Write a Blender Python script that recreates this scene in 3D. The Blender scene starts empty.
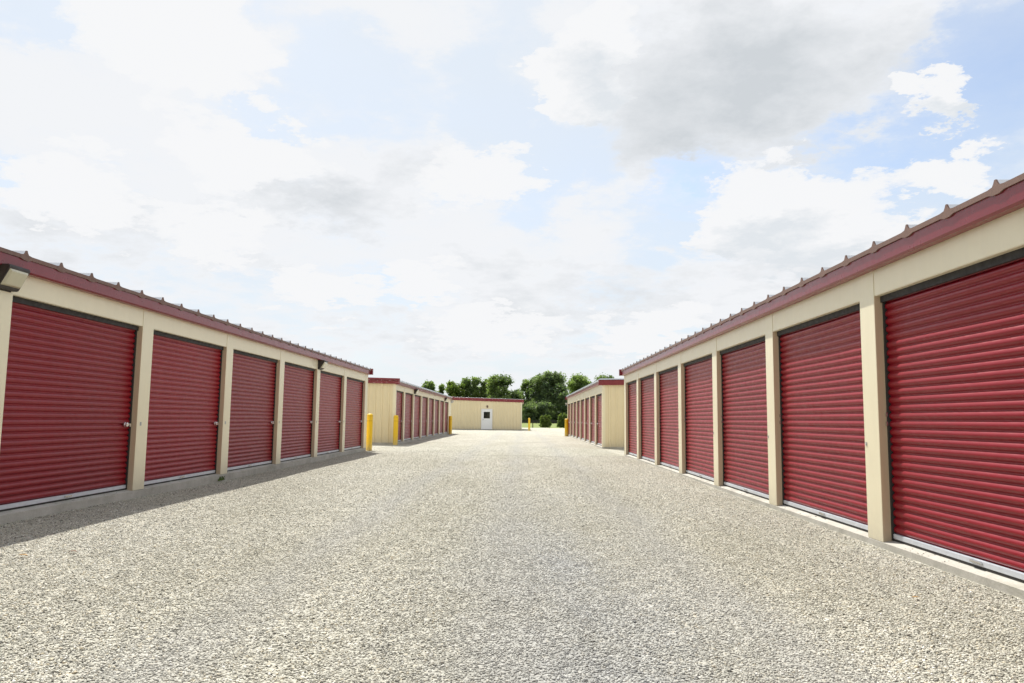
import bpy, bmesh, math, random
import numpy as np
from mathutils import Vector, Matrix
R = math.radians
random.seed(7)
scene = bpy.context.scene
col = scene.collection

# ------------------------------------------------------------------ helpers
class MB:
    """collects boxes, prisms and tubes (world coordinates) for one mesh object"""
    def __init__(s): s.v = []; s.f = []; s.smooth = False
    def add(s, vs, fs):
        o = len(s.v); s.v += [tuple(p) for p in vs]; s.f += [tuple(i + o for i in f) for f in fs]
    def box(s, x0, x1, y0, y1, z0, z1):
        x0, x1 = sorted((x0, x1)); y0, y1 = sorted((y0, y1)); z0, z1 = sorted((z0, z1))
        s.add([(x0,y0,z0),(x1,y0,z0),(x1,y1,z0),(x0,y1,z0),(x0,y0,z1),(x1,y0,z1),(x1,y1,z1),(x0,y1,z1)],
              [(0,3,2,1),(4,5,6,7),(0,1,5,4),(1,2,6,5),(2,3,7,6),(3,0,4,7)])
    def prism(s, poly, a, b, axis='y'):
        """extrude a closed 2-D outline; poly is (x,z) for axis y, (y,z) for axis x, (x,y) for axis z"""
        n = len(poly)
        def P(p, t):
            return {'y': (p[0], t, p[1]), 'x': (t, p[0], p[1]), 'z': (p[0], p[1], t)}[axis]
        s.add([P(p, a) for p in poly] + [P(p, b) for p in poly],
              [tuple(range(n)), tuple(range(2*n-1, n-1, -1))] + [(i, (i+1) % n, n+(i+1) % n, n+i) for i in range(n)])
    def rings(s, rings_, cap=True):
        n = len(rings_[0]); o = []
        vs = [p for r in rings_ for p in r]
        for k in range(len(rings_)-1):
            for i in range(n):
                j = (i+1) % n
                o.append((k*n+i, k*n+j, (k+1)*n+j, (k+1)*n+i))
        if cap:
            o.append(tuple(range(n-1, -1, -1))); o.append(tuple((len(rings_)-1)*n+i for i in range(n)))
        s.add(vs, o)
    def lathe(s, cx, cy, prof, n=20):
        s.rings([[(cx+r*math.cos(2*math.pi*i/n), cy+r*math.sin(2*math.pi*i/n), z) for i in range(n)] for r, z in prof])
    def tube(s, p, q, r0, r1, n=8):
        p = Vector(p); q = Vector(q); d = (q-p).normalized()
        a = d.orthogonal().normalized(); b = d.cross(a)
        s.rings([[tuple(c + r*(math.cos(2*math.pi*i/n)*a + math.sin(2*math.pi*i/n)*b)) for i in range(n)] for c, r in ((p, r0), (q, r1))])
    def build(s, name, mat, parent=None, origin=(0,0,0), bevel=0, smooth=False):
        o = Vector(origin)
        me = bpy.data.meshes.new(name)
        me.from_pydata([tuple(Vector(p)-o) for p in s.v], [], s.f); me.materials.append(mat)
        bm = bmesh.new(); bm.from_mesh(me)
        bmesh.ops.recalc_face_normals(bm, faces=bm.faces)
        if bevel:
            bmesh.ops.bevel(bm, geom=list(bm.edges), offset=bevel, segments=2, affect='EDGES', clamp_overlap=True)
        bm.to_mesh(me); bm.free()
        if smooth: me.shade_smooth()
        ob = bpy.data.objects.new(name, me); col.objects.link(ob)
        ob.parent = parent
        return ob

def tag(o, label=None, cat=None, group=None, kind=None):
    for k, v in (('label', label), ('category', cat), ('group', group), ('kind', kind)):
        if v: o[k] = v
    return o
def empty(name, loc, label, cat, group=None):
    o = bpy.data.objects.new(name, None); col.objects.link(o); o.location = loc
    o.empty_display_size = .3
    return tag(o, label, cat, group)
def copy_tree(o, parent=None):
    c = o.copy(); col.objects.link(c); c.parent = parent
    for ch in list(o.children): copy_tree(ch, c)
    return c

# ------------------------------------------------------------------ materials
def new_mat(name):
    m = bpy.data.materials.new(name); m.use_nodes = True
    nt = m.node_tree; b = nt.nodes['Principled BSDF']
    return m, nt, b
def node(nt, t, **kw):
    n = nt.nodes.new(t)
    for k, v in kw.items():
        if k in n.inputs: n.inputs[k].default_value = v
        else: setattr(n, k, v)
    return n
def math_n(nt, op, a, b=None, clamp=False):
    n = nt.nodes.new('ShaderNodeMath'); n.operation = op; n.use_clamp = clamp
    for i, v in enumerate((a, b)):
        if v is None: continue
        if isinstance(v, (int, float)): n.inputs[i].default_value = v
        else: nt.links.new(v, n.inputs[i])
    return n.outputs[0]
def ramp(nt, fac, stops, interp='LINEAR'):
    n = nt.nodes.new('ShaderNodeValToRGB'); n.color_ramp.interpolation = interp
    e = n.color_ramp.elements
    while len(e) < len(stops): e.new(.5)
    for i, (p, c) in enumerate(stops):
        e[i].position = p; e[i].color = (*c, 1) if len(c) == 3 else c
    nt.links.new(fac, n.inputs[0]); return n.outputs[0]
def mix(nt, f, a, b, typ='MIX'):
    n = nt.nodes.new('ShaderNodeMix'); n.data_type = 'RGBA'; n.blend_type = typ
    for i, v in ((0, f), (6, a), (7, b)):
        if hasattr(v, 'links') or hasattr(v, 'is_linked'): nt.links.new(v, n.inputs[i])
        else: n.inputs[i].default_value = v if isinstance(v, (int, float)) else (*v, 1)
    return n.outputs[2]
def noise(nt, vec, scale, detail=4, rough=.55, dist=0):
    n = nt.nodes.new('ShaderNodeTexNoise')
    n.inputs['Scale'].default_value = scale; n.inputs['Detail'].default_value = detail
    n.inputs['Roughness'].default_value = rough; n.inputs['Distortion'].default_value = dist
    if vec is not None: nt.links.new(vec, n.inputs['Vector'])
    return n
def bump(nt, b, h, strength, dist):
    n = nt.nodes.new('ShaderNodeBump'); n.inputs['Strength'].default_value = strength
    n.inputs['Distance'].default_value = dist
    nt.links.new(h, n.inputs['Height']); nt.links.new(n.outputs[0], b.inputs['Normal'])
def pos(nt):
    return nt.nodes.new('ShaderNodeNewGeometry').outputs['Position']
def scaled(nt, v, s):
    n = nt.nodes.new('ShaderNodeMapping'); n.inputs['Scale'].default_value = s
    nt.links.new(v, n.inputs['Vector']); return n.outputs[0]

def painted(name, c, rough=.45, var=.1, coat=0., wav=.0015, wscale=1.3, metallic=0., dust=None, spec=.5, per_door=0):
    m, nt, b = new_mat(name)
    p = pos(nt)
    n1 = noise(nt, p, 1.7, 6, .65)
    n2 = noise(nt, scaled(nt, p, (6, 6, .7)), 2.0, 5, .7)
    f = math_n(nt, 'MULTIPLY', math_n(nt, 'ADD', n1.outputs[0], n2.outputs[0]), .5)
    cc = ramp(nt, f, [(.3, tuple(x*(1-var) for x in c)), (.7, tuple(min(1, x*(1+var*.6)) for x in c))])
    if dust:                                  # splashed stone dust up the lowest hand's breadth, and streaks
        sz = nt.nodes.new('ShaderNodeSeparateXYZ'); nt.links.new(p, sz.inputs[0])
        h = math_n(nt, 'SUBTRACT', 1.0, math_n(nt, 'DIVIDE', math_n(nt, 'SUBTRACT', sz.outputs[2], .06), .5), True)
        h = math_n(nt, 'MULTIPLY', math_n(nt, 'POWER', h, 2.2), noise(nt, p, 9, 5, .7).outputs[0])
        cc = mix(nt, math_n(nt, 'MULTIPLY', h, 1.0, True), cc, dust)
    b.inputs['Specular IOR Level'].default_value = spec
    if per_door:                              # each door has faded a little differently
        oi = nt.nodes.new('ShaderNodeObjectInfo')
        cc = mix(nt, 1.0, cc, ramp(nt, oi.outputs['Random'], [(0, (1-per_door/2,)*3), (1, (1+per_door/2, 1+per_door*.9, 1+per_door*.9))]), 'MULTIPLY')
    nt.links.new(cc, b.inputs['Base Color'])
    n3 = noise(nt, p, 14, 4, .6)
    nt.links.new(ramp(nt, n3.outputs[0], [(.3, (rough*.8,)*3), (.7, (min(1, rough*1.25),)*3)]), b.inputs['Roughness'])
    b.inputs['Coat Weight'].default_value = coat; b.inputs['Coat Roughness'].default_value = .22
    b.inputs['Metallic'].default_value = metallic
    bump(nt, b, noise(nt, p, wscale, 2).outputs[0], .6, wav)
    return m

M = {}
BEIGE = (.81, .745, .54)
M['beige'] = painted('beige_painted_steel', BEIGE, .42, .05, coat=.15, dust=(.50, .46, .36))
M['panel'] = painted('beige_wall_panel', (.78, .68, .455), .42, .06, coat=.15, dust=(.48, .44, .34))
M['jamb'] = painted('tan_jamb_trim', (.60, .475, .32), .5, .08, dust=(.42, .36, .27))
M['door'] = painted('red_door_steel', (.245, .003, .012), .36, .12, coat=.08, wav=.003, wscale=2.2, spec=.36, per_door=.16)
M['trim'] = painted('red_trim', (.195, .007, .016), .32, .1, coat=.33, wav=.002, wscale=2.0)
M['brown'] = painted('brown_roof_edge', (.185, .108, .082), .6, .25)
M['galv'] = painted('galvanised_roof', (.70, .71, .73), .25, .1, metallic=.7)
M['silver'] = painted('aluminium_bar', (.66, .70, .76), .42, .12, metallic=.35)
M['chrome'] = painted('latch_metal', (.72, .72, .72), .22, .1, metallic=1.)
M['dark'] = painted('dark_seal_and_shade', (.028, .026, .024), .7, .25)  # also colours the band that stands in for tree shade
M['bronze'] = painted('dark_bronze_housing', (.035, .028, .024), .5, .2)
M['lens'] = painted('frosted_lamp_lens', (.52, .49, .34), .2, .08, coat=.6)
M['yellow'] = painted('yellow_bollard_sleeve', (.86, .55, .006), .42, .12, coat=.2, dust=(.5, .44, .25))
M['yellow_groove'] = painted('yellow_sleeve_groove', (.50, .28, .01), .6, .2)
M['white'] = painted('white_paint', (.80, .81, .82), .4, .04, coat=.2)
M['plate'] = painted('grey_plate', (.42, .43, .42), .5, .2)
M['pale_lamp'] = painted('pale_grey_housing', (.55, .56, .56), .5, .1)

m, nt, b = new_mat('door_glass'); M['glass'] = m
b.inputs['Base Color'].default_value = (.012, .016, .014, 1); b.inputs['Roughness'].default_value = .06
nt.links.new(ramp(nt, noise(nt, pos(nt), 3).outputs[0], [(.3, (.008, .011, .010)), (.7, (.022, .03, .024))]), b.inputs['Base Color'])

m, nt, b = new_mat('concrete_slab'); M['concrete'] = m
p = pos(nt)
f1 = noise(nt, p, 2.3, 8, .7).outputs[0]; f2 = noise(nt, p, 70, 4, .7).outputs[0]
f = math_n(nt, 'ADD', math_n(nt, 'MULTIPLY', f1, .65), math_n(nt, 'MULTIPLY', f2, .35))
c = ramp(nt, f, [(.3, (.27, .26, .22)), (.52, (.45, .435, .385)), (.7, (.56, .545, .50))])
st = ramp(nt, noise(nt, scaled(nt, p, (1, .8, 3)), 1.6, 6, .75).outputs[0], [(.56, (0,)*3), (.68, (1,)*3)])
c = mix(nt, math_n(nt, 'MULTIPLY', st, .45), c, (.24, .235, .17))
nt.links.new(c, b.inputs['Base Color']); b.inputs['Roughness'].default_value = .9
bump(nt, b, f2, .5, .004)

def gravel_mat(name, attr=None):
    m, nt, b = new_mat(name); p = pos(nt)
    w = noise(nt, p, 38, 2).outputs[1]
    if attr:
        a = nt.nodes.new('ShaderNodeAttribute'); a.attribute_name = attr
        rnd = a.outputs['Fac']; vsep = None
    else:
        wp = nt.nodes.new('ShaderNodeVectorMath'); wp.operation = 'MULTIPLY_ADD'
        nt.links.new(w, wp.inputs[0]); wp.inputs[1].default_value = (.012,)*3; nt.links.new(p, wp.inputs[2])
        v = nt.nodes.new('ShaderNodeTexVoronoi'); v.inputs['Scale'].default_value = 62
        nt.links.new(wp.outputs[0], v.inputs['Vector'])
        v2 = nt.nodes.new('ShaderNodeTexVoronoi'); v2.inputs['Scale'].default_value = 19
        nt.links.new(wp.outputs[0], v2.inputs['Vector'])
        s = nt.nodes.new('ShaderNodeSeparateColor'); nt.links.new(v.outputs['Color'], s.inputs[0])
        s2 = nt.nodes.new('ShaderNodeSeparateColor'); nt.links.new(v2.outputs['Color'], s2.inputs[0])
        rnd = math_n(nt, 'ADD', math_n(nt, 'MULTIPLY', s.outputs[0], .72), math_n(nt, 'MULTIPLY', s2.outputs[1], .28))
    tone = ramp(nt, rnd, [(0, (.06, .06, .055)), (.14, (.22, .215, .19)), (.30, (.44, .43, .375)), (.56, (.53, .52, .455)),
                          (.80, (.62, .61, .55)), (.91, (.55, .48, .34)), (.94, (.78, .77, .73)), (1, (.88, .88, .85))])
    if attr: tone = mix(nt, 1.0, tone, (1.02, 1.02, 1.03), 'MULTIPLY')
    # patches: loose pale fines, greyer traffic wear down the middle of the yard
    big = noise(nt, scaled(nt, p, (1, .42, 1)), .55, 5, .6).outputs[0]
    sx = nt.nodes.new('ShaderNodeSeparateXYZ'); nt.links.new(p, sx.inputs[0])
    g = math_n(nt, 'SUBTRACT', sx.outputs[0], .35)
    g = math_n(nt, 'SUBTRACT', 1.0, math_n(nt, 'MULTIPLY', math_n(nt, 'ABSOLUTE', g), .75), True)
    gy = math_n(nt, 'SUBTRACT', 1.0, math_n(nt, 'DIVIDE', sx.outputs[1], 14.0), True)
    wear = math_n(nt, 'MULTIPLY', math_n(nt, 'MULTIPLY', g, gy), big)
    tone = mix(nt, math_n(nt, 'MULTIPLY', wear, 1.7, True), tone, (.33, .345, .37))
    tone = mix(nt, ramp(nt, big, [(.36, (.34,)*3), (.6, (0,)*3)]), tone, (.34, .32, .245))
    med = noise(nt, p, 5.5, 4, .7).outputs[0]
    tone = mix(nt, 1.0, tone, ramp(nt, med, [(.3, (.86, .855, .825)), (.65, (1.10, 1.095, 1.07))]), 'MULTIPLY')
    # compacted wheel bands along the lane: a little greyer and more even
    for xc in (-1.75, -.15, 1.35):
        wv = math_n(nt, 'MULTIPLY', math_n(nt, 'SUBTRACT', noise(nt, scaled(nt, p, (0, .12, 0)), 1.0, 2).outputs[0], .5), 1.2)
        bb = math_n(nt, 'SUBTRACT', 1.0, math_n(nt, 'DIVIDE', math_n(nt, 'ABSOLUTE', math_n(nt, 'SUBTRACT', math_n(nt, 'ADD', sx.outputs[0], wv), xc)), .42), True)
        tone = mix(nt, math_n(nt, 'MULTIPLY', math_n(nt, 'MULTIPLY', bb, big), 1.05), tone, (.41, .405, .375))
    # two faint dark wash lines where water crosses the yard
    wob = math_n(nt, 'MULTIPLY', math_n(nt, 'SUBTRACT', noise(nt, p, .6, 3).outputs[0], .5), 1.6)
    for yl_, xw, hw_, st_ in ((24.0, 3.2, .22, .30), (38.5, .9, .4, .26), (31.0, 1.6, .5, .12)):
        b1_ = math_n(nt, 'SUBTRACT', 1.0, math_n(nt, 'DIVIDE', math_n(nt, 'ABSOLUTE', math_n(nt, 'SUBTRACT', math_n(nt, 'ADD', sx.outputs[1], wob), yl_)), hw_), True)
        b2_ = math_n(nt, 'SUBTRACT', 1.0, math_n(nt, 'DIVIDE', math_n(nt, 'ABSOLUTE', math_n(nt, 'SUBTRACT', sx.outputs[0], .6)), xw), True)
        tone = mix(nt, math_n(nt, 'MULTIPLY', math_n(nt, 'MULTIPLY', b1_, math_n(nt, 'POWER', b2_, .5)), st_*2), tone, (.22, .21, .17))
    nt.links.new(tone, b.inputs['Base Color']); b.inputs['Roughness'].default_value = .92
    b.inputs['Specular IOR Level'].default_value = .25
    if attr: bump(nt, b, noise(nt, p, 190, 3).outputs[0], .5, .002)
    else:
        h = math_n(nt, 'ADD', math_n(nt, 'SUBTRACT', 1.0, v.outputs['Distance']), math_n(nt, 'MULTIPLY', rnd, .6))
        bump(nt, b, h, 1.0, .016)
    return m
M['gravel'] = gravel_mat('limestone_gravel')
M['stone'] = gravel_mat('loose_limestone_chips', 'tone')

m, nt, b = new_mat('grass'); M['grass'] = m; p = pos(nt)
nt.links.new(ramp(nt, noise(nt, p, .35, 8, .7).outputs[0], [(.3, (.11, .15, .03)), (.5, (.17, .215, .045)), (.7, (.24, .26, .08))]), b.inputs['Base Color'])
b.inputs['Roughness'].default_value = .9; bump(nt, b, noise(nt, p, 30, 4).outputs[0], .8, .03)

def leaf_mat(name, c0, c1):
    m, nt, b = new_mat(name)
    a = nt.nodes.new('ShaderNodeAttribute'); a.attribute_name = 'tone'
    cc = ramp(nt, a.outputs['Fac'], [(0, c0), (1, c1)]); nt.links.new(cc, b.inputs['Base Color'])
    b.inputs['Roughness'].default_value = .5
    tr = nt.nodes.new('ShaderNodeBsdfTranslucent'); nt.links.new(mix(nt, 1.0, cc, (1.55, 1.75, .95), 'MULTIPLY'), tr.inputs[0])
    ms = nt.nodes.new('ShaderNodeMixShader'); ms.inputs[0].default_value = .5
    nt.links.new(b.outputs[0], ms.inputs[1]); nt.links.new(tr.outputs[0], ms.inputs[2])
    nt.links.new(ms.outputs[0], nt.nodes['Material Output'].inputs[0])
    return m
M['leaf'] = leaf_mat('tree_leaf', (.085, .125, .055), (.23, .29, .11))
M['leaf_dark'] = leaf_mat('dark_tree_leaf', (.062, .095, .058), (.19, .24, .11))
M['leaf_light'] = leaf_mat('light_shrub_leaf', (.08, .12, .03), (.22, .27, .07))
m, nt, b = new_mat('bark'); M['bark'] = m
nt.links.new(ramp(nt, noise(nt, scaled(nt, pos(nt), (4, 4, .8)), 3, 6, .7).outputs[0], [(.3, (.06, .045, .035)), (.7, (.17, .14, .11))]), b.inputs['Base Color'])
b.inputs['Roughness'].default_value = .95
M['dry_leaf'] = painted('dry_leaf', (.40, .25, .10), .7, .3)
M['brown_leaf'] = painted('brown_leaf', (.16, .08, .04), .8, .3)
M['weed'] = painted('weed_green', (.09, .15, .03), .6, .3)

# ------------------------------------------------------------------ camera (solved from the door corners)
H = 1.16
f_px, pit, yaw, rol = 743.45, .1041, -.0136, .0123
cy, sy, cp, sp = math.cos(yaw), math.sin(yaw), math.cos(pit), math.sin(pit)
F = Vector((sy*cp, cy*cp, sp)); r0 = Vector((cy, -sy, 0)); u0 = r0.cross(F)
RR = math.cos(rol)*r0 + math.sin(rol)*u0; UU = -math.sin(rol)*r0 + math.cos(rol)*u0
cd = bpy.data.cameras.new('camera'); cam = bpy.data.objects.new('camera', cd); col.objects.link(cam)
cd.sensor_width = 36; cd.lens = f_px/1024*36; cd.clip_start = .05; cd.clip_end = 9000
mw = Matrix((RR, UU, -F)).transposed().to_4x4(); mw.translation = (0, 0, H); cam.matrix_world = mw
scene.camera = cam
def ray(x, y):
    return (F + (x-512)/f_px*RR - (y-341.5)/f_px*UU).normalized()

# ------------------------------------------------------------------ storage buildings
RIB = .6096
def prof_roof(y0, y1, ph, rib_h, wr=.036, tip=.008):
    """(y, dz) outline of a standing-rib roof sheet"""
    out = [(y0, 0)]
    k = math.ceil((y0+.07-ph)/RIB)
    while ph+k*RIB < y1-.07:
        c = ph+k*RIB
        out += [(c-.09, 0), (c-wr, .008), (c-tip-.012, rib_h*.55), (c-tip, rib_h), (c+tip, rib_h), (c+tip+.012, rib_h*.55), (c+wr, .008), (c+.09, 0)]
        k += 1
    out.append((y1, 0)); return out

def make_door(width, height, s, latch_far, latch_z, latch):
    """curtain in local coordinates: origin at the sill, centre; s = side of the yard; returns the curtain with its sub-parts"""
    pitch = .0762; n = int((height-.075)/pitch)+1; z0 = .07; w = width/2+.02
    outline = []
    zz = z0
    shape = [(0, 0), (.06, .002), (.13, .010), (.22, .0165), (.34, .0205), (.48, .0220), (.62, .0205), (.74, .0160), (.83, .009), (.90, .002), (.95, 0)]
    while zz < height+.02:
        for t, d in shape: outline.append((d, zz+t*pitch))
        zz += pitch
    mb = MB()
    # slight bow of the sheet across the width, so that highlights wander
    ys = [-w, -w*.72, -w*.42, -.05*w, w*.35, w*.68, w]
    rnd = random.Random(int(width*1000)+int(s*3))
    bow = [0] + [rnd.uniform(-.004, .004) for _ in ys[1:-1]] + [0]
    cols = [[(-s*(d+b_), y, z) for d, z in outline] for y, b_ in zip(ys, bow)]
    no = len(outline)
    vs = [p for c in cols for p in c]
    fs = [(i*no+j, i*no+j+1, (i+1)*no+j+1, (i+1)*no+j) for i in range(len(ys)-1) for j in range(no-1)]
    mb.add(vs, fs)
    door = mb.build('door', M['door'], smooth=True)
    q = MB()                                                     # bottom bar with its rubber
    q.box(-s*.028, s*.004, -width/2+.012, width/2-.012, .022, .068)
    q.build('bottom_bar', M['silver'], door, bevel=.004)
    q = MB(); q.box(-s*.024, 0, -width/2+.012, width/2-.012, .003, .021); q.build('bottom_seal', M['dark'], door)
    q = MB(); q.box(-s*.052, -s*.026, -width/2+.002, width/2-.002, height-.068, height-.003); q.build('header_seal', M['dark'], door)
    for e in (-1, 1):
        q = MB(); y = e*(width/2-.016)
        q.box(-s*.034, s*.01, y-.0145, y+.0145, .004, height-.071); q.build('guide', M['dark'], door)
    y = width/2-.16 if latch_far else -(width/2-.16)
    q = MB()
    if latch == 'small':
        q.box(-s*.050, -s*.036, width/2-.03, width/2-.006, latch_z-.08, latch_z-.04); q.build('latch', M['chrome'], door); q = MB()
        q.box(-s*.050, -s*.036, width/2-.03, width/2-.006, latch_z+.01, latch_z+.05)
    else: q.rings([[(-s*(.018+d), y+r*math.cos(a), latch_z+r*math.sin(a)) for a in [2*math.pi*i/18 for i in range(18)]]
             for d, r in ((0, .036), (.022, .036), (.028, .032), (.048, .030), (.054, .020))])
    ya, yb = sorted((y, (width/2-.012) if latch_far else -(width/2-.012)))
    if latch == 'full': q.box(-s*.048, -s*.026, ya, yb, latch_z-.016, latch_z+.016)
    if latch == 'full': q.box(-s*.070, -s*.040, ya+.06, ya+.085, latch_z-.03, latch_z+.012)
    q.build('latch', M['chrome'], door)
    # pull lift at the bottom bar
    q = MB(); q.box(-s*.047, -s*.028, -.07, .07, .040, .058); q.build('lift_handle', M['chrome'], door, bevel=.003)
    return door

def building(name, label, s, X, posts, T, B, eave, depth, rib_ph, edge_mat, group, latch_far=True, latch_z=1.0, plates=None, slab_drop=.02, rib_h=.06, roof_mat='galv', rake=(.035, -.175), latch='full'):
    """s=-1 left row, +1 right row; X = distance of the door wall from the camera; posts = [(y_near, y_far), ...];
    T, B, eave: heights above the yard of opening head, slab, roof sheet"""
    y0, y1 = posts[0][0], posts[-1][1]
    org = (s*(X+depth/2), (y0+y1)/2, 0)
    root = empty(name, org, label, 'storage building', group)
    x = lambda u: s*(X+u)
    # slab with a weathered notch in front of the doors
    q = MB()
    q.prism([(x(-.004), -.15), (x(-.004), B-slab_drop), (x(.06), B-.006), (x(.09), B), (x(depth), B), (x(depth), -.15)], y0-.03, y1+.03)
    q.build('foundation', M['concrete'], root, org)
    # walls
    q = MB(); cap = .135
    for a, b_ in posts: q.box(x(0), x(.125), a, b_, B-slab_drop*.7, eave-.035)
    for (a, b_), (c, d) in zip(posts[:-1], posts[1:]):
        q.box(x(.005), x(.078), b_+.0035, c-.0035, T, eave-.035)
        q.box(x(.008), x(.085), b_+.002, c-.002, T-.006, T-.0005)
    q.build('front_wall', M['beige'], root, org)
    for (a, b_), (c, d) in zip(posts[:-1], posts[1:]):                # darker tan jambs lining each opening
        for yj, sj in ((b_, 1), (c, -1)):
            q = MB(); q.box(x(.005), x(.084), yj-sj*.002, yj+sj*.0025, B-.004, T-.0075); q.build('door_jamb', M['jamb'], root, org)
    q = MB()
    q.box(x(depth-.1), x(depth), y0+.13, y1-.13, B, eave-.035)
    q.build('back_wall', M['panel'], root, org)
    top = lambda u: eave + .02*min(u, depth-u) - .03
    for yy, sg in ((y0, -1), (y1, 1)):                                # ribbed end walls, outward ribs
        q = MB(); us = []; u = .13; 
        pts = [(.125, 0)]
        u = .30
        while u < depth-.1:
            pts += [(u-.040, 0), (u-.026, .036), (u+.026, .036), (u+.040, 0)]
            pts += [(u+.10, 0), (u+.106, .004), (u+.118, .004), (u+.124, 0), (u+.19, 0), (u+.196, .004), (u+.208, .004), (u+.214, 0)]
            u += .3048
        pts.append((depth, 0))
        vs = []; fs = []
        for u, d in pts:
            vs += [(x(u), yy+sg*(d-.02), B-.03), (x(u), yy+sg*(d-.02), top(u))]
        for i in range(len(pts)-1): fs.append((2*i, 2*i+2, 2*i+3, 2*i+1))
        q.add(vs, fs)
        q.box(x(.13), x(depth-.002), yy-sg*.12, yy-sg*.03, B-.001, eave-.08)
        q.build('end_wall', M['panel'], root, org)
        q = MB()
        q.box(x(-.006), x(.115), yy+sg*.012, yy-sg*.004, B-slab_drop*.5, eave-.04)
        q.build('corner_trim', M['beige'], root, org)
        q = MB(); yo = yy+sg*.07                                     # red rake trim following the low slope
        m_ = depth/2
        o1 = [(x(-.17), eave+rake[1]), (x(-.17), eave+rake[0]), (x(m_), eave+rake[0]+.02*m_), (x(depth+.17), eave+rake[0]),
              (x(depth+.17), eave+rake[1]), (x(m_), eave+rake[1]+.02*m_)]
        q.prism(o1, yo, yy-sg*.03); q.build('rake_trim', M['trim'], root, org)
    # eave fascia
    q = MB()
    q.prism([(x(.001), eave-.041), (x(-.098), eave-.041), (x(-.092), eave-.162), (x(-.070), eave-.178), (x(.001), eave-.178)], y0-.03, y1+.03)
    q.build('fascia', M['trim'], root, org)
    # roof sheet
    pr = prof_roof(y0-.10, y1+.10, rib_ph, rib_h)
    q = MB(); rows = [(-.105, 0), (depth/2, .02*(depth/2+.1)), (depth+.105, 0)]
    n = len(pr)
    q.add([(x(u), y, eave+dz+h) for u, h in rows for y, dz in pr], [(r*n+i, r*n+i+1, (r+1)*n+i+1, (r+1)*n+i) for r in range(2) for i in range(n-1)])
    q.add([(x(u), y, eave+h-.012) for u, h in rows for y in (pr[0][0], pr[-1][0])], [(0, 1, 3, 2), (2, 3, 5, 4)])
    q.build('roof', M[roof_mat], root, org)
    # hemmed roof edge: follows the ribs above and scallops a little below
    q = MB(); rows = []
    for u in (-.113, -.100):
        a = [(x(u), y, eave+dz+.002) for y, dz in pr]
        b_ = [(x(u), y, eave-.040-(.014 if dz > .005 else .0) ) for y, dz in pr]
        rows.append((a, b_))
    (a0, b0), (a1, b1) = rows
    vs = a0+b0+a1+b1; fs = []
    for i in range(n-1):
        fs += [(i, i+1, n+i+1, n+i), (2*n+i, 3*n+i, 3*n+i+1, 2*n+i+1), (i, 2*n+i, 2*n+i+1, i+1), (n+i, n+i+1, 3*n+i+1, 3*n+i)]
    q.add(vs, fs); q.build('roof_edge', M[edge_mat], root, org)
    # doors
    first = {}
    for (a, b_), (c, d) in zip(posts[:-1], posts[1:]):
        w = round(c-b_, 3)
        if w not in first:
            dr = make_door(w, T-B, s, latch_far, latch_z-B, latch); first[w] = dr
        else: dr = copy_tree(first[w])
        dr.parent = root
        dr.location = Vector((x(.112), (b_+c)/2, B)) - Vector(org)
    if plates is not None:
        for a, b_ in posts[1:-1]:
            q = MB(); yy, zz, r = plates(a, b_)
            q.box(x(-.006), x(.001), yy-r, yy+r, zz-r*1.3, zz+r*1.3)
            q.build('wall_plate', M['plate'], root, org, bevel=.0025)
    for ch in root.children:                       # build() subtracts nothing from shared offsets: verts are world minus org already
        pass
    return root

_b = MB.build
def build2(s, name, mat, parent=None, origin=(0,0,0), bevel=0, smooth=False):
    return _b(s, name, mat, parent, origin, bevel, smooth)
MB.build = build2

GRP = 'rows of storage units'
yL, bL, wL = 7.437, 3.048, .31
postsL1 = [(yL+bL*k, yL+bL*k+wL) for k in range(-5, 6)] + [(25.76, 26.14)]
postsL1[0] = (yL-5*bL-.1, yL-5*bL+wL)
b1 = building('storage_building', 'long shaded storage building filling the left side, biggest of the two left ones',
         -1, 5.42, postsL1, 1.261+H, -1.045+H, 1.675+H, 9.0, 7.75, 'brown', GRP, True, 1.02,
         plates=lambda a, b_: (a+.10, H-.13, .020), rib_h=.052)
sR = 1.10; yR, bR, wR = 3.902*sR, 2.6866*sR, .2778*sR
postsR1 = [(yR+bR*k, yR+bR*k+wR) for k in range(-4, 7)] + [(24.65, 24.98)]
b2 = building('storage_building', 'near storage building along the right edge, its red doors and pale kerb in sun',
         1, 3.443, postsR1, 1.2465+H, -1.100+H, 1.672+H, 9.0, 8.20, 'brown', GRP, True, 1.22,
         plates=lambda a, b_: (b_-.035, H-.20, .014), rib_h=.052, latch='small')
postsL2 = [(32.5, 32.72)] + [(c-.17, c+.17) for c in (35.05, 38.1, 41.15, 44.2, 47.25, 50.3, 53.4)] + [(56.3, 58.4)]
b3 = building('storage_building', 'farther left storage building with tan end wall behind the two nearest yellow bollards',
         -1, 5.50, postsL2, 1.215+H, -1.08+H, 1.625+H, 9.0, 33.0, 'galv', GRP, True, 1.0, rib_h=.05, rake=(.09, -.155))
postsR2 = [(31.35, 31.6)] + [(c-.30, c) for c in (34.55, 37.5, 40.4, 43.35, 46.3, 49.2, 52.1)] + [(54.7, 55.0)]
b4 = building('storage_building', 'farther right storage building whose tan end wall stands beside the tall trees',
         1, 3.40, postsR2, 1.16+H, -1.10+H, 1.70+H, 9.0, 32.0, 'galv', GRP, True, 1.0, rib_h=.05, rake=(-.01, -.235))

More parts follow.
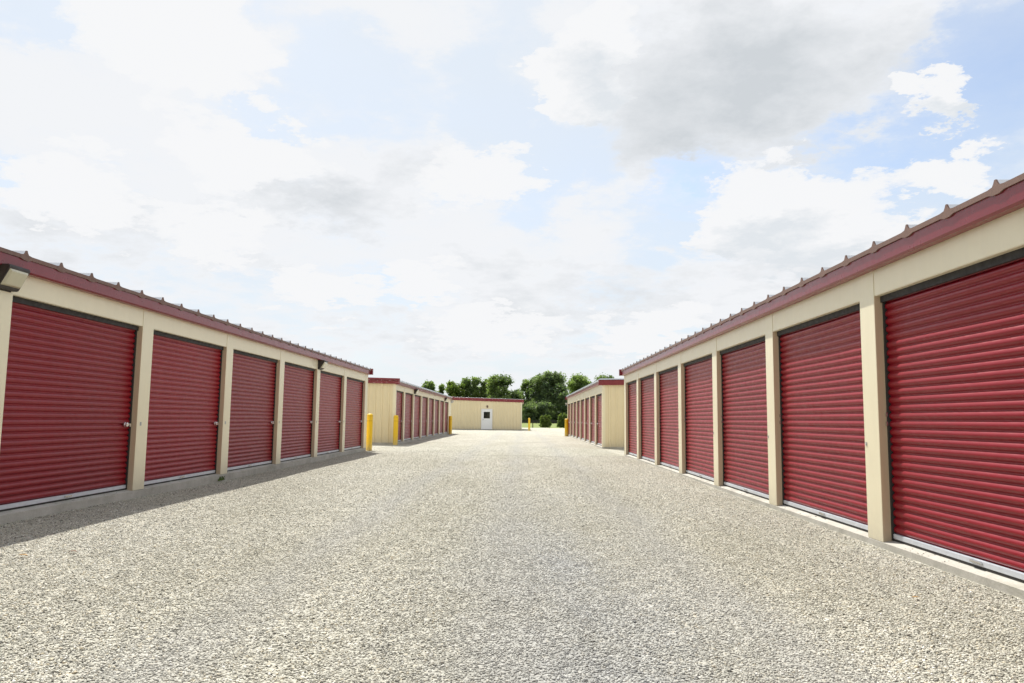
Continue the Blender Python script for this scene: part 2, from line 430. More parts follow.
# far building whose end wall closes the yard
Y = 79.0; xr, xl = .06, -11.6
root = empty('office_building', ((xr+xl)/2, Y+6, 0), 'low tan ribbed building closing the far end of the gravel yard, with one white door', 'office building')
org = root.location[:]
ztop = lambda xx: 2.07+H + (.06-xx)*.024
q = MB(); q.box(xl, xr, Y+.02, Y+12, -.1, .06); q.build('foundation', M['concrete'], root, org)
q = MB(); pts = [(xl, 0)]; u = xl+.2
while u < xr-.15:
    if u < -4.35 or u > -2.95:
        pts += [(u-.060, 0), (u-.045, .060), (u+.045, .060), (u+.060, 0)]
    u += .3048
pts.append((xr, 0))
vs = []; fs = []
for xx, d in pts: vs += [(xx, Y+.022-d, .05), (xx, Y-d, ztop(xx)-.1)]
for i in range(len(pts)-1): fs.append((2*i, 2*i+2, 2*i+3, 2*i+1))
q.add(vs, fs)
q.box(xr-.1, xr, Y+.003, Y+11.9, .06, ztop(xr)-.12); q.box(xl, xl+.1, Y+.003, Y+11.9, .06, ztop(xl)-.12)
q.box(xl+.1, xr-.1, Y+11.8, Y+11.9, .06, ztop(xr)-.12); q.build('wall', M['panel'], root, org)
q = MB(); q.box(xr-.11, xr+.012, Y-.045, Y+.08, .05, ztop(xr)-.28); q.build('corner_trim', M['beige'], root, org)
q = MB(); q.prism([(xl-.1, ztop(xl)-.30), (xl-.1, ztop(xl)), (xr+.2, ztop(xr)), (xr+.2, ztop(xr)-.30)], Y-.09, Y+.04); q.build('rake_trim', M['trim'], root, org)
q = MB(); q.prism([(xl-.1, ztop(xl)-.05), (xl-.1, ztop(xl)-.01), (xr+.18, ztop(xr)-.01), (xr+.18, ztop(xr)-.05)], Y+.05, Y+12.1)
u = Y+.5
while u < Y+12:
    q.prism([(xl-.1, ztop(xl)-.012), (xl-.1, ztop(xl)+.05), (xr+.18, ztop(xr)+.05), (xr+.18, ztop(xr)-.012)], u, u+.03); u += RIB
q.build('roof', M['galv'], root, org)
q = MB(); q.box(xr+.02, xr+.19, Y+.05, Y+12.1, ztop(xr)-.26, ztop(xr)-.06); q.build('fascia', M['trim'], root, org)
dx0, dx1 = -4.16, -3.12
q = MB(); q.box(dx0, dx1, Y-.06, Y-.035, .085, H+.98); dr = q.build('door', M['white'], root, org, bevel=.004)
q = MB()
q.box(dx0-.07, dx0-.003, Y-.075, Y-.01, .06, H+1.05); q.box(dx1+.003, dx1+.07, Y-.075, Y-.01, .06, H+1.05); q.box(dx0-.003, dx1+.003, Y-.075, Y-.01, H+.985, H+1.05)
q.build('door_frame', M['white'], dr, org)
q = MB(); q.box(-3.97, -3.31, Y-.070, Y-.062, H+.05, H+.74); q.build('window_pane', M['glass'], dr, org)
q = MB(); q.tube((dx0+.10, Y-.12, 1.08), (dx0+.10, Y-.06, 1.08), .03, .03, 10); q.tube((dx0+.10, Y-.115, 1.08), (dx0+.22, Y-.115, 1.08), .012, .012, 8)
q.build('handle', M['chrome'], dr, org)
q = MB(); q.box(dx0-.02, dx1+.02, Y-.10, Y-.012, .045, .075); q.build('threshold', M['silver'], dr, org)

# ------------------------------------------------------------------ lamps
def wall_lamp(x, y, z, s, w, h, d0, d1, label, group, housing='bronze'):
    t = empty('wall_lamp', (x, y, z), label, 'wall lamp', group); o = (x, y, z)
    X = lambda d: x - s*d
    q = MB()
    q.prism([(X(.001), z), (X(.001), z+h), (X(d0), z+h), (X(d0+.006), z+h-.03), (X(d1+.010), z+.012), (X(d1), z)], y-w/2, y+w/2)
    q.build('housing', M[housing], t, o, bevel=.006)
    # lens on the slanting face, with a thin rim
    a = Vector((X(d0+.006), 0, z+h-.03)); b_ = Vector((X(d1+.010), 0, z+.012))
    n = Vector((-s*(a.z-b_.z), 0, -s*(a.x-b_.x)*-1)).normalized()
    n = Vector((-s*abs(a.z-b_.z), 0, -abs(a.x-b_.x))).normalized()
    def P(t_, yy, o_): p = a.lerp(b_, t_); return (p.x+n.x*o_, yy, p.z+n.z*o_)
    q = MB(); y0_, y1_ = y-w/2+.02, y+w/2-.02
    base = [P(.06, y0_, -.002), P(.06, y1_, -.002), P(.92, y1_, -.002), P(.92, y0_, -.002)]
    topf = [P(.14, y0_+.02, .022), P(.14, y1_-.02, .022), P(.80, y1_-.02, .028), P(.80, y0_+.02, .028)]
    q.rings([base, topf]); q.build('lens', M['lens'], t, o, bevel=.004)
    q = MB(); q.box(X(-.001), X(.012), y-w/2+.04, y+w/2-.04, z-.012, z+.02); q.build('back_plate', M[housing], t, o)
    return t
G2 = 'lamps on the building walls'
wall_lamp(-5.42, 7.575, 2.44, -1, .33, .24, .17, .06, 'big dark wall lamp with tan lens at the left edge, largest lamp', G2)
wall_lamp(-5.42, 19.83, 2.425, -1, .36, .235, .17, .05, 'dark wall lamp over the fourth door post of the near left building', G2)
wall_lamp(-5.50, 38.2, 2.40, -1, .36, .25, .20, .06, 'small dark wall lamp on the farther left building, nearer of its two', G2)
wall_lamp(-5.50, 53.4, 2.40, -1, .36, .25, .20, .06, 'small dark wall lamp on the farther left building, second and farther one', G2)
wall_lamp(-5.495, 58.2, 2.36, -1, .24, .20, .20, .10, 'pale grey lamp at the far end corner of the farther left building', G2, 'pale_lamp')
wall_lamp(3.395, 54.85, 2.26, 1, .2, .14, .16, .08, 'pale lamp at the far end corner of the farther right building', G2, 'pale_lamp')
t = empty('door_lamp', (-3.6, Y, H+1.2), 'tiny brown lamp on the tan wall above the white door', 'wall lamp'); o = t.location[:]
q = MB(); q.box(-3.68, -3.52, Y-.05, Y-.026, H+1.20, H+1.42); q.build('back_plate', M['bronze'], t, o)
q = MB(); q.lathe(-3.6, Y-.11, [(.03, H+1.16), (.06, H+1.18), (.07, H+1.34), (.05, H+1.38), (.015, H+1.40)], 12); q.build('shade', M['brown'], t, o)

# ------------------------------------------------------------------ bollards
def bollard(x, y, h, r, label):
    t = empty('bollard', (x, y, 0), label, 'bollard', 'yellow bollards at the building corners'); o = (x, y, 0)
    q = MB(); q.lathe(x, y, [(r, -.1), (r, h-.235)], 28); q.lathe(x, y, [(r, h-.222), (r, h-.065)], 28)
    q.lathe(x, y, [(r, h-.053), (r*.99, h-.03), (r*.90, h-.008), (r*.72, h+.010), (r*.4, h+.022), (.004, h+.026)], 28)
    q.build('sleeve', M['yellow'], t, o, smooth=False)
    q = MB(); q.lathe(x, y, [(r*.93, h-.24), (r*.93, h-.04)], 28); q.build('groove_bands', M['yellow_groove'], t, o)
    return t
bollard(-5.36, 26.42, 1.27, .105, 'yellow bollard at the far corner of the near left building, biggest of the five')
bollard(-5.42, 32.28, 1.25, .105, 'yellow bollard in front of the tan end wall corner, second from the left')
bollard(-5.30, 55.9, 1.33, .135, 'yellow bollard at the far end of the farther left building')
bollard(.82, 76.55, 1.28, .105, 'yellow bollard standing right of the low office wall near the trees')
bollard(3.27, 53.9, 1.22, .135, 'yellow bollard at the far end of the farther right building')

# ------------------------------------------------------------------ ground
def hgt(x, y):
    return (.010*np.sin(x*.9+1)*np.sin(y*.23+.6) + .007*np.sin(x*2.3+y*.31) + .006*np.sin(y*.9-x*.7+2)) - .006
def grid(name, xs, ys, zf, mat):
    X_, Y_ = np.meshgrid(xs, ys); Z_ = zf(X_, Y_)
    nx, ny = len(xs), len(ys)
    v = np.stack([X_, Y_, Z_], -1).reshape(-1, 3)
    i = np.arange(nx-1); j = np.arange(ny-1); I, J = np.meshgrid(i, j); a = (J*nx+I).ravel()
    f = np.stack([a, a+1, a+nx+1, a+nx], 1)
    me = bpy.data.meshes.new(name); me.vertices.add(len(v)); me.vertices.foreach_set('co', v.ravel())
    me.loops.add(f.size); me.loops.foreach_set('vertex_index', f.ravel().astype(np.int32))
    me.polygons.add(len(f)); me.polygons.foreach_set('loop_start', np.arange(0, f.size, 4, dtype=np.int32))
    me.update(calc_edges=True); me.materials.append(mat); me.shade_smooth()
    ob = bpy.data.objects.new(name, me); col.objects.link(ob); return ob
xs = np.concatenate([np.linspace(-45, -9, 10), np.linspace(-8, 6, 57), np.linspace(7, 45, 10)])
ys = np.concatenate([np.linspace(-25, 1, 14), np.linspace(1.3, 40, 130), np.linspace(41, 105, 60)])
tag(grid('gravel_yard', xs, ys, hgt, M['gravel']), kind='structure')
def bank(y): t = np.clip((np.asarray(y, float)-112)/18, 0, 1); return -.05 + .55*t*t*(3-2*t)
tag(grid('ground', np.array([-4000., -300, -60, 0, 60, 300, 4000]), np.concatenate([[-4000., -100, 60, 100], np.linspace(110, 134, 25), [160., 400, 4000]]), lambda X_, Y_: bank(Y_), M['grass']), kind='structure')

def noise1(t): return np.sin(t*1.3)+np.sin(t*2.9+1)*.6+np.sin(t*7.1+2)*.4
def chips(name, n, region, dens_pow, r0, r1, seed, mat, spill=True):
    rng = np.random.default_rng(seed)
    x0, x1, y0, y1 = region
    yy = y0*(y1/y0)**(rng.random(n)**dens_pow); xx = rng.uniform(x0, x1, n)
    # keep the ones the yard could show (a wide fan ahead of the viewpoint)
    k = (np.abs(xx) < 2.2 + yy*.95) & (rng.random(n) < np.clip(1-(yy-11)/30, 0, 1)**1.3); xx, yy = xx[k], yy[k]; n = len(xx)
    zz = hgt(xx, yy); small = np.ones(n)
    if spill:                                       # a scatter of chips kicked up onto the concrete lips
        m_ = 900; sy_ = 2.5*(25/2.5)**rng.random(m_); side = rng.random(m_) < .5; t_ = rng.random(m_)**1.8*.085
        keep = (noise1(sy_*1.7) + noise1(sy_*.6+9)) > .1
        sx_ = np.where(side, -5.422-t_, 3.445+t_); sz_ = np.where(side, H-1.045, H-1.100) - .014*(1-t_/.09)
        sy_, sx_, sz_ = sy_[keep], sx_[keep], sz_[keep]
        xx = np.concatenate([xx, sx_]); yy = np.concatenate([yy, sy_]); zz = np.concatenate([zz, sz_]); n = len(xx)
    base = np.array([[1,0,0],[0,1,0],[-1,0,0],[0,-1,0],[.1,.1,1],[0,0,-1]], float)
    V = base[None]*(1+rng.uniform(-.35, .35, (n, 6, 1))) + rng.uniform(-.22, .22, (n, 6, 3))
    rr = rng.uniform(r0, r1, n)*(.7+.6*rng.random(n)**3)
    sc = np.stack([rr*rng.uniform(.75, 1.25, n), rr*rng.uniform(.6, 1.0, n), rr*rng.uniform(.45, .75, n)], -1)
    V *= sc[:, None, :]
    a = rng.uniform(0, 2*np.pi, n); t = rng.normal(0, .35, n)
    ct, st = np.cos(t), np.sin(t)
    y_ = V[..., 1]*ct[:, None]-V[..., 2]*st[:, None]; z_ = V[..., 1]*st[:, None]+V[..., 2]*ct[:, None]; x_ = V[..., 0]
    ca, sa = np.cos(a)[:, None], np.sin(a)[:, None]
    P = np.stack([x_*ca-y_*sa, x_*sa+y_*ca, z_], -1)
    P += np.stack([xx, yy, zz+rr*.26], -1)[:, None, :]
    fb = np.array([[0,1,4],[1,2,4],[2,3,4],[3,0,4],[1,0,5],[2,1,5],[3,2,5],[0,3,5]])
    f = (fb[None]+6*np.arange(n)[:, None, None]).reshape(-1, 3)
    me = bpy.data.meshes.new(name); me.vertices.add(6*n); me.vertices.foreach_set('co', P.ravel())
    me.loops.add(f.size); me.loops.foreach_set('vertex_index', f.ravel().astype(np.int32))
    me.polygons.add(len(f)); me.polygons.foreach_set('loop_start', np.arange(0, f.size, 3, dtype=np.int32))
    me.update(calc_edges=True)
    at = me.attributes.new('tone', 'FLOAT', 'POINT'); at.data.foreach_set('value', np.repeat(rng.random(n), 6).astype(np.float32))
    me.materials.append(mat)
    ob = bpy.data.objects.new(name, me); col.objects.link(ob); return ob
tag(chips('gravel', 640000, (-5.40, 3.42, 2.3, 41.0), 1.0, .0042, .0095, 3, M['stone']),
    'loose pale limestone chips covering the yard between the storage rows', 'gravel', kind='stuff')

# a few blown leaves and one weed at the slab
def leaf(px, py, size, mat, label):
    d = ray(px, py); t_ = (H-.02)/-d.z; x, y = d.x*t_, d.y*t_; z = float(hgt(x, y))+.018
    q = MB(); pts = []
    for i in range(12):
        a = 2*math.pi*i/12; r = size*(1+.25*math.cos(2*a))*(.85+.15*math.cos(5*a))
        pts.append((x+r*math.cos(a), y+r*.8*math.sin(a), z+.35*r*abs(math.sin(a))))
    q.rings([pts, [(p[0], p[1], p[2]+.002) for p in pts]])
    tag(q.build('fallen_leaf', mat), label, 'leaf', 'leaves blown on the gravel')
leaf(23, 552.5, .035, M['dry_leaf'], 'orange dry leaf on the gravel near the shade edge at far left')
leaf(73, 549, .03, M['brown_leaf'], 'brown curled leaf on sunlit gravel below the first left door')
leaf(916, 596, .022, M['dry_leaf'], 'small orange leaf on gravel beside the right kerb')
d = ray(211, 479.3); t_ = (H-.02)/-d.z; wx, wy = max(d.x*t_, -5.40), d.y*t_
rw = random.Random(3); q = MB()
for i in range(26):
    a = rw.uniform(0, 6.28); l = rw.uniform(.03, .09); w = .006; bx, by = wx+rw.uniform(-.01, .04), wy+rw.uniform(-.12, .12)
    tx, ty = bx+math.cos(a)*l*.6, by+math.sin(a)*l*.6
    q.add([(bx-w, by, 0), (bx+w, by, 0), ((bx+tx)/2+w, (by+ty)/2, l*.7), ((bx+tx)/2-w, (by+ty)/2, l*.7), (tx, ty, l)], [(0, 1, 2, 3), (3, 2, 4)])
tag(q.build('weed', M['weed']), 'small green weed at the foot of the left concrete slab', 'weed')

# ------------------------------------------------------------------ trees
def leaf_cloud(clumps, n_leaf, size, rng):
    """many small bent leaf sprays through the volume of the clumps -> (verts, faces, tone)"""
    P = []; T = []
    tot = sum(c[3]**2 for c in clumps)
    for cx, cy_, cz, cr, ct in clumps:
        n = max(12, int(n_leaf*cr**2/tot))
        d = rng.normal(size=(n, 3)); d /= np.linalg.norm(d, axis=1)[:, None]
        r = cr*(.25+.80*rng.random(n)**.6)*(1+.26*rng.normal(size=n))
        P.append(np.array([cx, cy_, cz]) + d*r[:, None]*np.array([1, 1, .78]))
        T.append(np.clip(ct + .22*rng.normal(size=n), 0, 1))
    C = np.concatenate(P); T = np.concatenate(T); n = len(C)
    a = rng.normal(size=(n, 3)); a /= np.linalg.norm(a, axis=1)[:, None]
    b_ = np.cross(a, rng.normal(size=(n, 3))); b_ /= np.linalg.norm(b_, axis=1)[:, None]
    s = size*rng.uniform(.55, 1.3, n)[:, None]
    c = np.cross(a, b_)
    V = np.stack([C-a*s, C+b_*s*.42, C+a*s+c*s*.3, C-b_*s*.42], 1).reshape(-1, 3)
    f = np.arange(4*n).reshape(-1, 4)
    return V, f, np.repeat(T, 4)
def foliage(name, V, f, T, mat, parent, o):
    V = V-np.array(o)
    me = bpy.data.meshes.new(name); me.vertices.add(len(V)); me.vertices.foreach_set('co', V.ravel())
    me.loops.add(f.size); me.loops.foreach_set('vertex_index', f.ravel().astype(np.int32))
    me.polygons.add(len(f)); me.polygons.foreach_set('loop_start', np.arange(0, f.size, 4, dtype=np.int32))
    me.update(calc_edges=True)
    at = me.attributes.new('tone', 'FLOAT', 'POINT'); at.data.foreach_set('value', T.astype(np.float32))
    me.materials.append(mat)
    ob = bpy.data.objects.new(name, me); col.objects.link(ob); ob.parent = parent; return ob
def tree(px, top_y, hw_px, Yd, mat, label, seed, peaks=1, low=.12, n_leaf=9000, name='tree', cat='tree', grp='trees beyond the yard', size=.30, spread=1.0):
    size *= .82
    d = ray(px, top_y); t_ = Yd/d.y; x = d.x*t_; hgt_ = d.z*t_+H; hw = hw_px*1.12/f_px*Yd; n_leaf = int(n_leaf*1.7)
    rng = np.random.default_rng(seed)
    o = (x, Yd, 0); root = empty(name, o, label, cat, grp)
    clumps = []; n = 46
    for pk in range(peaks):
        off = 0 if peaks == 1 else (pk-(peaks-1)/2)*2*hw/peaks
        hh = hgt_*(1 if pk == peaks//2 else rng.uniform(.9, .98)); w = hw if peaks == 1 else hw/peaks*1.75
        for i in range(n if peaks == 1 else 26):
            t = low + (1-low)*(i+rng.random())/(n if peaks == 1 else 26)
            prof_ = math.sin(math.pi*min(1, max(0, ((t-low)/(1-low))*.76+.12)))**.5 if peaks == 1 else (1.08-t)**.4
            a = rng.uniform(0, 2*np.pi); rr = w*prof_*rng.uniform(.2, .86)
            cr = w*rng.uniform(.14, .42)*(1 if peaks == 1 else 1.35)
            z = hh*t - cr*.5
            clumps.append((x+off+rr*math.cos(a), Yd+rr*math.sin(a)*spread, max(cr*.7, min(z, hh-cr*.72)), cr, float(np.clip(rng.normal(.5, .25), 0, 1))))
    V, f, T = leaf_cloud(clumps, n_leaf, size, rng)
    V[:, 2] = np.maximum(V[:, 2], float(bank(Yd))+.03)
    foliage('crown', V, f, T, mat, root, o)
    q = MB()
    th = hgt_*.62; r_ = max(.03, hgt_*.018)
    q.tube((x, Yd, -.1), (x+.1, Yd, th*.5), r_, r_*.75, 10); q.tube((x+.1, Yd, th*.5), (x, Yd+.1, th), r_*.75, r_*.35, 10)
    for c in clumps[::3]:
        z0 = min(th, max(hgt_*.1, c[2]*.6)); q.tube((x+.05, Yd, z0), c[:3], r_*.32, r_*.08, 6)
    q.build('trunk', M['bark'], root, o)
tree(429, 381.5, 9, 150, M['leaf'], 'leftmost tree top peeping over the farther left building roof', 11)
tree(441, 384.5, 5, 152, M['leaf'], 'small narrow tree top just right of the leftmost one', 12, n_leaf=4000)
tree(455, 381.5, 11, 146, M['leaf_light'], 'bright green bushy tree over the left end of the office roof', 13)
tree(475.5, 377.0, 13.5, 148, M['leaf'], 'three pointed tree behind the office roof', 14, peaks=3, n_leaf=11000)
tree(503, 375.5, 15.5, 143, M['leaf'], 'round crowned tree behind the right part of the office roof', 15, n_leaf=12000)
tree(526.5, 380, 10.5, 147, M['leaf'], 'medium green tree just right of the office wall', 16, low=.05)
tree(550, 371.5, 17, 140, M['leaf_dark'], 'tallest dark leafy tree in the gap between the buildings', 17, low=.05, n_leaf=16000)
tree(538, 377.5, 9, 143, M['leaf_dark'], 'dark tree overlapping the left side of the tallest tree', 20, low=.04, n_leaf=9000)
tree(580, 375.5, 13, 149, M['leaf'], 'mid green tree above the farther right building roof', 18, low=.05, n_leaf=11000)
tree(605, 374.8, 15, 158, M['leaf_dark'], 'dark tree at the right end above the red rake trim', 19, n_leaf=10000)
tree(566, 393, 9, 136, M['leaf_dark'], 'lower dark tree beside the farther right building lamp', 21, low=.03, n_leaf=7000)
tree(465, 386.5, 9, 152, M['leaf'], 'low tree filling in left of the three pointed tree', 31, low=.05, n_leaf=6000)
tree(489.5, 384.5, 9, 153, M['leaf'], 'low tree between the three pointed tree and the round crowned tree', 32, low=.05, n_leaf=6000)
tree(517, 390, 8, 150, M['leaf_dark'], 'low dark tree over the right end of the office roof', 33, low=.05, n_leaf=5000)
# understorey that closes the gap under the crowns
tree(528, 404, 9, 133, M['leaf_dark'], 'low dark bush under the trees right of the office corner', 24, low=.02, n_leaf=6000, name='bush', cat='bush', grp='bushes under the trees', size=.22)
tree(546, 402, 10, 134, M['leaf_dark'], 'low dark bush under the tallest tree', 25, low=.02, n_leaf=6000, name='bush', cat='bush', grp='bushes under the trees', size=.22)
tree(545.5, 414.2, 4.4, 111, M['leaf_light'], 'light green shrub on the grass, left one of the pair', 22, low=.02, peaks=3, n_leaf=3800, name='shrub', cat='shrub', grp='shrubs on the grass', size=.13)
tree(564, 413.2, 4.8, 113, M['leaf_light'], 'light green shrub on the grass, right one beside the far bollard', 23, low=.02, peaks=3, n_leaf=4200, name='shrub', cat='shrub', grp='shrubs on the grass', size=.13)
# dark strips behind the grass, standing in for the shade under the trees
root = empty('tree_shade_band', (3, 128, 0), 'low dark band added for the tree shade behind the grass strip at the far end', 'tree_shade_band'); o = (3, 128, 0)
q = MB()
for z in (.56, .74, .92): q.box(-6, 14, 127.97, 128.03, z, z+.13)
q.build('shade_strip', M['dark'], root, o)
for i in range(8):
    q = MB(); xx = -6+i*2.85; q.box(xx, xx+.12, 127.9, 127.965, .3, 1.12); q.build('post', M['dark'], root, o)  # uprights of the same added shade band
q = MB(); q.box(1.62, 1.74, 108, 108.12, -.05, .75); q.box(1.60, 1.76, 107.98, 108.14, .75, .79)
tag(q.build('marker_post', M['dark']), 'short dark post on the grass strip right of the thin far bollard', 'post')

# ------------------------------------------------------------------ light
sd = Vector((-.75, 1.80, 2.84)).normalized()
el = math.asin(sd.z); az = math.atan2(sd.x, sd.y)
sl = bpy.data.lights.new('sun', 'SUN'); so = bpy.data.objects.new('sun', sl); col.objects.link(so)
sl.energy = 4.9; sl.angle = R(.55); sl.color = (1, .955, .88)
so.rotation_euler = (-sd).to_track_quat('-Z', 'Y').to_euler()

W = bpy.data.worlds.new('World'); scene.world = W; W.use_nodes = True
nt = W.node_tree; nt.nodes.clear()
out = nt.nodes.new('ShaderNodeOutputWorld'); bg = nt.nodes.new('ShaderNodeBackground')
nt.links.new(bg.outputs[0], out.inputs[0]); bg.inputs[1].default_value = .10
sky = nt.nodes.new('ShaderNodeTexSky'); sky.sky_type = 'NISHITA'; sky.sun_disc = False
sky.sun_elevation = el; sky.sun_rotation = az % (2*math.pi); sky.air_density = 1.0; sky.dust_density = 1.6; sky.ozone_density = 1.0
tc = nt.nodes.new('ShaderNodeTexCoord'); D = tc.outputs['Generated']
sep = nt.nodes.new('ShaderNodeSeparateXYZ'); nt.links.new(D, sep.inputs[0])
zc = math_n(nt, 'MAXIMUM', sep.outputs[2], 0.0)
den = math_n(nt, 'ADD', zc, .22)
cmb = nt.nodes.new('ShaderNodeCombineXYZ')
nt.links.new(math_n(nt, 'DIVIDE', sep.outputs[0], den), cmb.inputs[0]); nt.links.new(math_n(nt, 'DIVIDE', sep.outputs[1], den), cmb.inputs[1])
nt.links.new(math_n(nt, 'MULTIPLY', zc, 1.2), cmb.inputs[2])
CP = cmb.outputs[0]
wn = noise(nt, CP, 4.6, 9, .66)
warp = nt.nodes.new('ShaderNodeVectorMath'); warp.operation = 'SUBTRACT'; nt.links.new(wn.outputs[1], warp.inputs[0]); warp.inputs[1].default_value = (.5, .5, .5)
wsc = nt.nodes.new('ShaderNodeVectorMath'); wsc.operation = 'SCALE'; wsc.inputs['Scale'].default_value = .17; nt.links.new(warp.outputs[0], wsc.inputs[0])
wadd = nt.nodes.new('ShaderNodeVectorMath'); wadd.operation = 'ADD'; nt.links.new(D, wadd.inputs[0]); nt.links.new(wsc.outputs[0], wadd.inputs[1])
DW = wadd.outputs[0]
def blob(px, py, rx, ry, hard=1.0, vec=None, rot=0):
    """1 at the cloud's direction, 0 beyond its edge; sizes are angles given as sizes in the picture"""
    c = ray(px, py)
    m1 = nt.nodes.new('ShaderNodeVectorMath'); m1.operation = 'SUBTRACT'; nt.links.new(vec or DW, m1.inputs[0]); m1.inputs[1].default_value = c
    mp = nt.nodes.new('ShaderNodeMapping'); mp.vector_type = 'POINT'; mp.inputs['Rotation'].default_value = (0, rot, 0)
    nt.links.new(m1.outputs[0], mp.inputs[0])
    m2 = nt.nodes.new('ShaderNodeVectorMath'); m2.operation = 'MULTIPLY'; nt.links.new(mp.outputs[0], m2.inputs[0])
    k = f_px*1.03; m2.inputs[1].default_value = (k/rx, k/(rx+ry)*1.0, k/ry)
    ln = nt.nodes.new('ShaderNodeVectorMath'); ln.operation = 'LENGTH'; nt.links.new(m2.outputs[0], ln.inputs[0])
    return math_n(nt, 'MULTIPLY', math_n(nt, 'SUBTRACT', 1.0, ln.outputs['Value'], False), hard)
def vmax(items):
    r = items[0]
    for i in items[1:]:
        n = nt.nodes.new('ShaderNodeMath'); n.operation = 'SMOOTH_MAX'; n.inputs[2].default_value = .25
        nt.links.new(r, n.inputs[0]); nt.links.new(i, n.inputs[1]); r = n.outputs[0]
    return r
fb = noise(nt, CP, 2.1, 9, .60).outputs[0]
fb2 = noise(nt, CP, 7.5, 10, .64).outputs[0]
fb3 = noise(nt, CP, 1.1, 7, .55).outputs[0]
nz = math_n(nt, 'SUBTRACT', math_n(nt, 'ADD', math_n(nt, 'MULTIPLY', fb, .5), math_n(nt, 'MULTIPLY', fb2, .5)), .5)
white = vmax([blob(170, 35, 92, 50, 1.6), blob(40, 105, 130, 62, 1.2, rot=-.35), blob(210, 165, 190, 66, 1.3, rot=-.3), blob(350, 180, 130, 60, 1.3), blob(450, 160, 60, 44),
              blob(80, 205, 120, 40), blob(250, 235, 200, 60), blob(440, 245, 110, 60, 1.2), blob(500, 300, 120, 70, 1.2), blob(610, 75, 70, 52, 1.3),
              blob(745, 65, 175, 95, 1.8), blob(900, 22, 92, 44, 1.5), blob(650, 5, 90, 40), blob(400, 10, 90, 40), blob(565, 10, 30, 22),
              blob(800, 250, 100, 50, .7), blob(940, 98, 26, 22, 2.0), blob(903, 92, 20, 12, 1.5), blob(942, 170, 50, 26, 1.2),
              blob(740, 300, 150, 50, 1.2), blob(575, 230, 60, 60), blob(555, 85, 26, 26, 1.2), blob(640, 160, 40, 80, .7)])
clear = vmax([blob(900, 195, 60, 30, .9), blob(675, 235, 40, 45, .8), blob(400, 290, 90, 22, .8), blob(620, 290, 80, 20, .6), blob(250, 275, 60, 18, .6), blob(545, 215, 40, 30, .8), blob(60, 14, 110, 34), blob(350, 60, 75, 50), blob(540, 165, 70, 45), blob(480, 110, 50, 60), blob(1000, 75, 90, 110), blob(880, 150, 100, 30), blob(690, 165, 45, 30),
              blob(300, 110, 60, 24, .6), blob(15, 175, 50, 22, .8), blob(110, 200, 60, 14, .7), blob(660, 190, 30, 50, .6), blob(600, 150, 50, 40, .7), blob(960, 140, 60, 20)])
low = math_n(nt, 'SUBTRACT', .10, math_n(nt, 'MULTIPLY', zc, .6))                # cumulus seen edge-on closes up towards the horizon
behind = math_n(nt, 'ADD', math_n(nt, 'MULTIPLY', sep.outputs[1], -.8), -.05)       # broken cover over the rest of the sky
dens = vmax([white, low, behind])
dens = math_n(nt, 'SUBTRACT', dens, math_n(nt, 'MULTIPLY', math_n(nt, 'MAXIMUM', clear, 0.0), 1.1))
dens = math_n(nt, 'ADD', dens, math_n(nt, 'MULTIPLY', nz, 4.2))
cover = ramp(nt, math_n(nt, 'ADD', math_n(nt, 'MULTIPLY', dens, .5), .5), [(.26, (0,)*3), (.44, (.26,)*3), (.53, (.60,)*3), (.64, (.90,)*3), (.85, (1,)*3)])
veil = math_n(nt, 'ADD', math_n(nt, 'MULTIPLY', fb3, .6), .50, True)                      # thin high cirrus
holes = vmax([blob(1000, 80, 160, 130, vec=DW), blob(890, 150, 130, 55, vec=DW), blob(690, 180, 60, 50, vec=DW)])
veil = math_n(nt, 'SUBTRACT', veil, math_n(nt, 'MULTIPLY', math_n(nt, 'MAXIMUM', holes, 0.0), .62), True)
grey = vmax([blob(738, 88, 158, 80, 1.3), blob(690, 125, 95, 55), blob(850, 62, 110, 42, .75), blob(318, 206, 75, 26, .7), blob(150, 235, 90, 30, .3),
             blob(785, 262, 90, 34, .35), blob(420, 165, 50, 22, .25), blob(560, 310, 160, 34, .22), blob(25, 215, 50, 20, .3)])
grey = math_n(nt, 'ADD', math_n(nt, 'MULTIPLY', grey, .85), math_n(nt, 'MULTIPLY', math_n(nt, 'SUBTRACT', fb, .46), 1.0))
g2 = math_n(nt, 'MULTIPLY', math_n(nt, 'SUBTRACT', fb2, .5), 1.3)
gfac = ramp(nt, math_n(nt, 'ADD', grey, g2), [(-.0, (.02,)*3), (.35, (.34,)*3), (1.0, (.85,)*3)])
cloud = mix(nt, gfac, (6.75, 6.86, 7.05), (4.35, 4.65, 4.92))
rear_dim = ramp(nt, math_n(nt, 'MULTIPLY', math_n(nt, 'SUBTRACT', .35, sep.outputs[1]), .8), [(0, (1,)*3), (.8, (.9,)*3)])   # unseen clouds behind the camera, dimmed to cut the fill light
cloud = mix(nt, 1.0, cloud, rear_dim, 'MULTIPLY')
lift = nt.nodes.new('ShaderNodeVectorMath'); lift.operation = 'SCALE'; lift.inputs['Scale'].default_value = 1.3; nt.links.new(sky.outputs[0], lift.inputs[0])
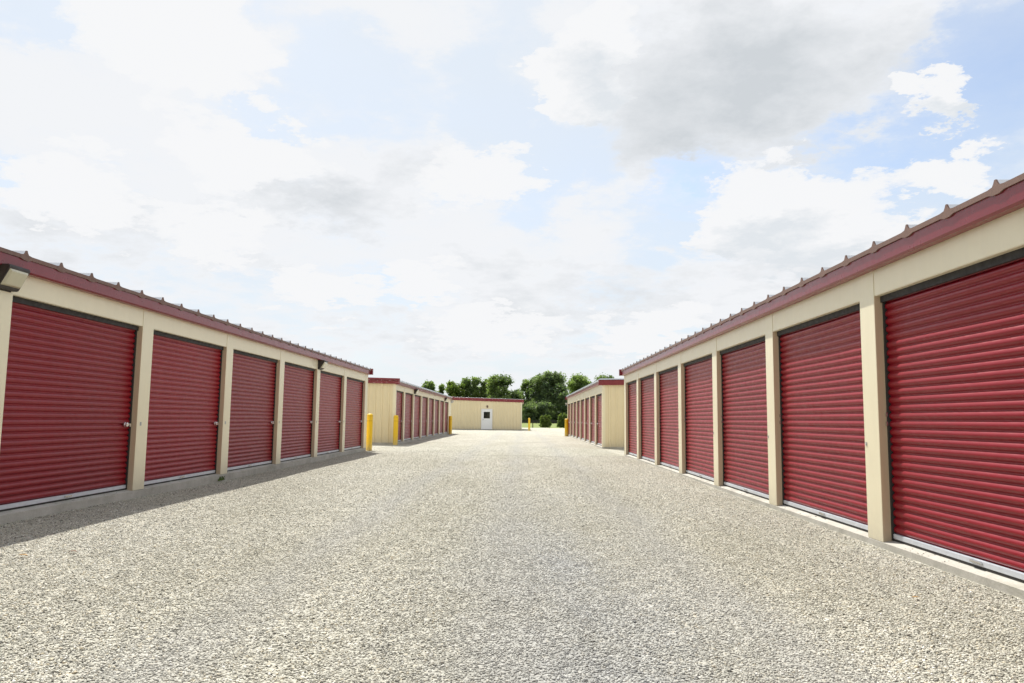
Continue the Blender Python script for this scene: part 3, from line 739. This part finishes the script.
base = mix(nt, veil, lift.outputs[0], (5.75, 6.25, 6.75))
mid = mix(nt, cover, base, cloud)
# nearer heaped clouds with firm upper edges and slightly shaded bases
puffs = [(800, 225, 92, 56), (765, 205, 60, 46), (868, 240, 56, 28), (720, 240, 40, 30), (938, 100, 25, 20), (905, 92, 18, 10), (945, 176, 42, 24), (425, 283, 44, 22), (545, 85, 22, 26),
         (170, 38, 92, 46), (600, 55, 52, 42), (585, 95, 30, 30), (70, 185, 60, 34), (330, 290, 60, 24), (500, 330, 80, 26), (650, 330, 70, 24), (250, 150, 90, 40), (480, 175, 60, 36), (205, 230, 70, 30)]
pf = vmax([blob(a, b_, c, d, 1.6) for a, b_, c, d in puffs])
wv2 = noise(nt, CP, 13, 8, .62).outputs[0]
pd = math_n(nt, 'ADD', pf, math_n(nt, 'MULTIPLY', math_n(nt, 'SUBTRACT', math_n(nt, 'ADD', math_n(nt, 'MULTIPLY', wv2, .5), math_n(nt, 'MULTIPLY', fb2, .5)), .5), 3.0))
pm = ramp(nt, pd, [(.10, (0,)*3), (.22, (.62,)*3), (.42, (.97,)*3)])
und = vmax([blob(a+4, b_+d*.75, c*1.1, d*.7, 1.0) for a, b_, c, d in puffs[:5]+puffs[10:12]])
ush = ramp(nt, math_n(nt, 'ADD', und, math_n(nt, 'MULTIPLY', math_n(nt, 'SUBTRACT', wv2, .5), 1.4)), [(.05, (0,)*3), (.8, (1,)*3)])
pc = mix(nt, ush, (6.95, 7.0, 7.1), (5.7, 6.0, 6.3))
final = mix(nt, pm, mid, pc)
nt.links.new(final, bg.inputs[0])

# ------------------------------------------------------------------ view
vs_ = scene.view_settings
scene.display_settings.display_device = 'sRGB'
vs_.view_transform = 'Standard'; vs_.look = 'None'; vs_.exposure = .42; vs_.gamma = 1; vs_.use_curve_mapping = False
scene.cycles.max_bounces = 6; scene.cycles.diffuse_bounces = 4; scene.cycles.glossy_bounces = 3
scene.cycles.use_denoising = True
scene.cycles.caustics_reflective = False; scene.cycles.caustics_refractive = False
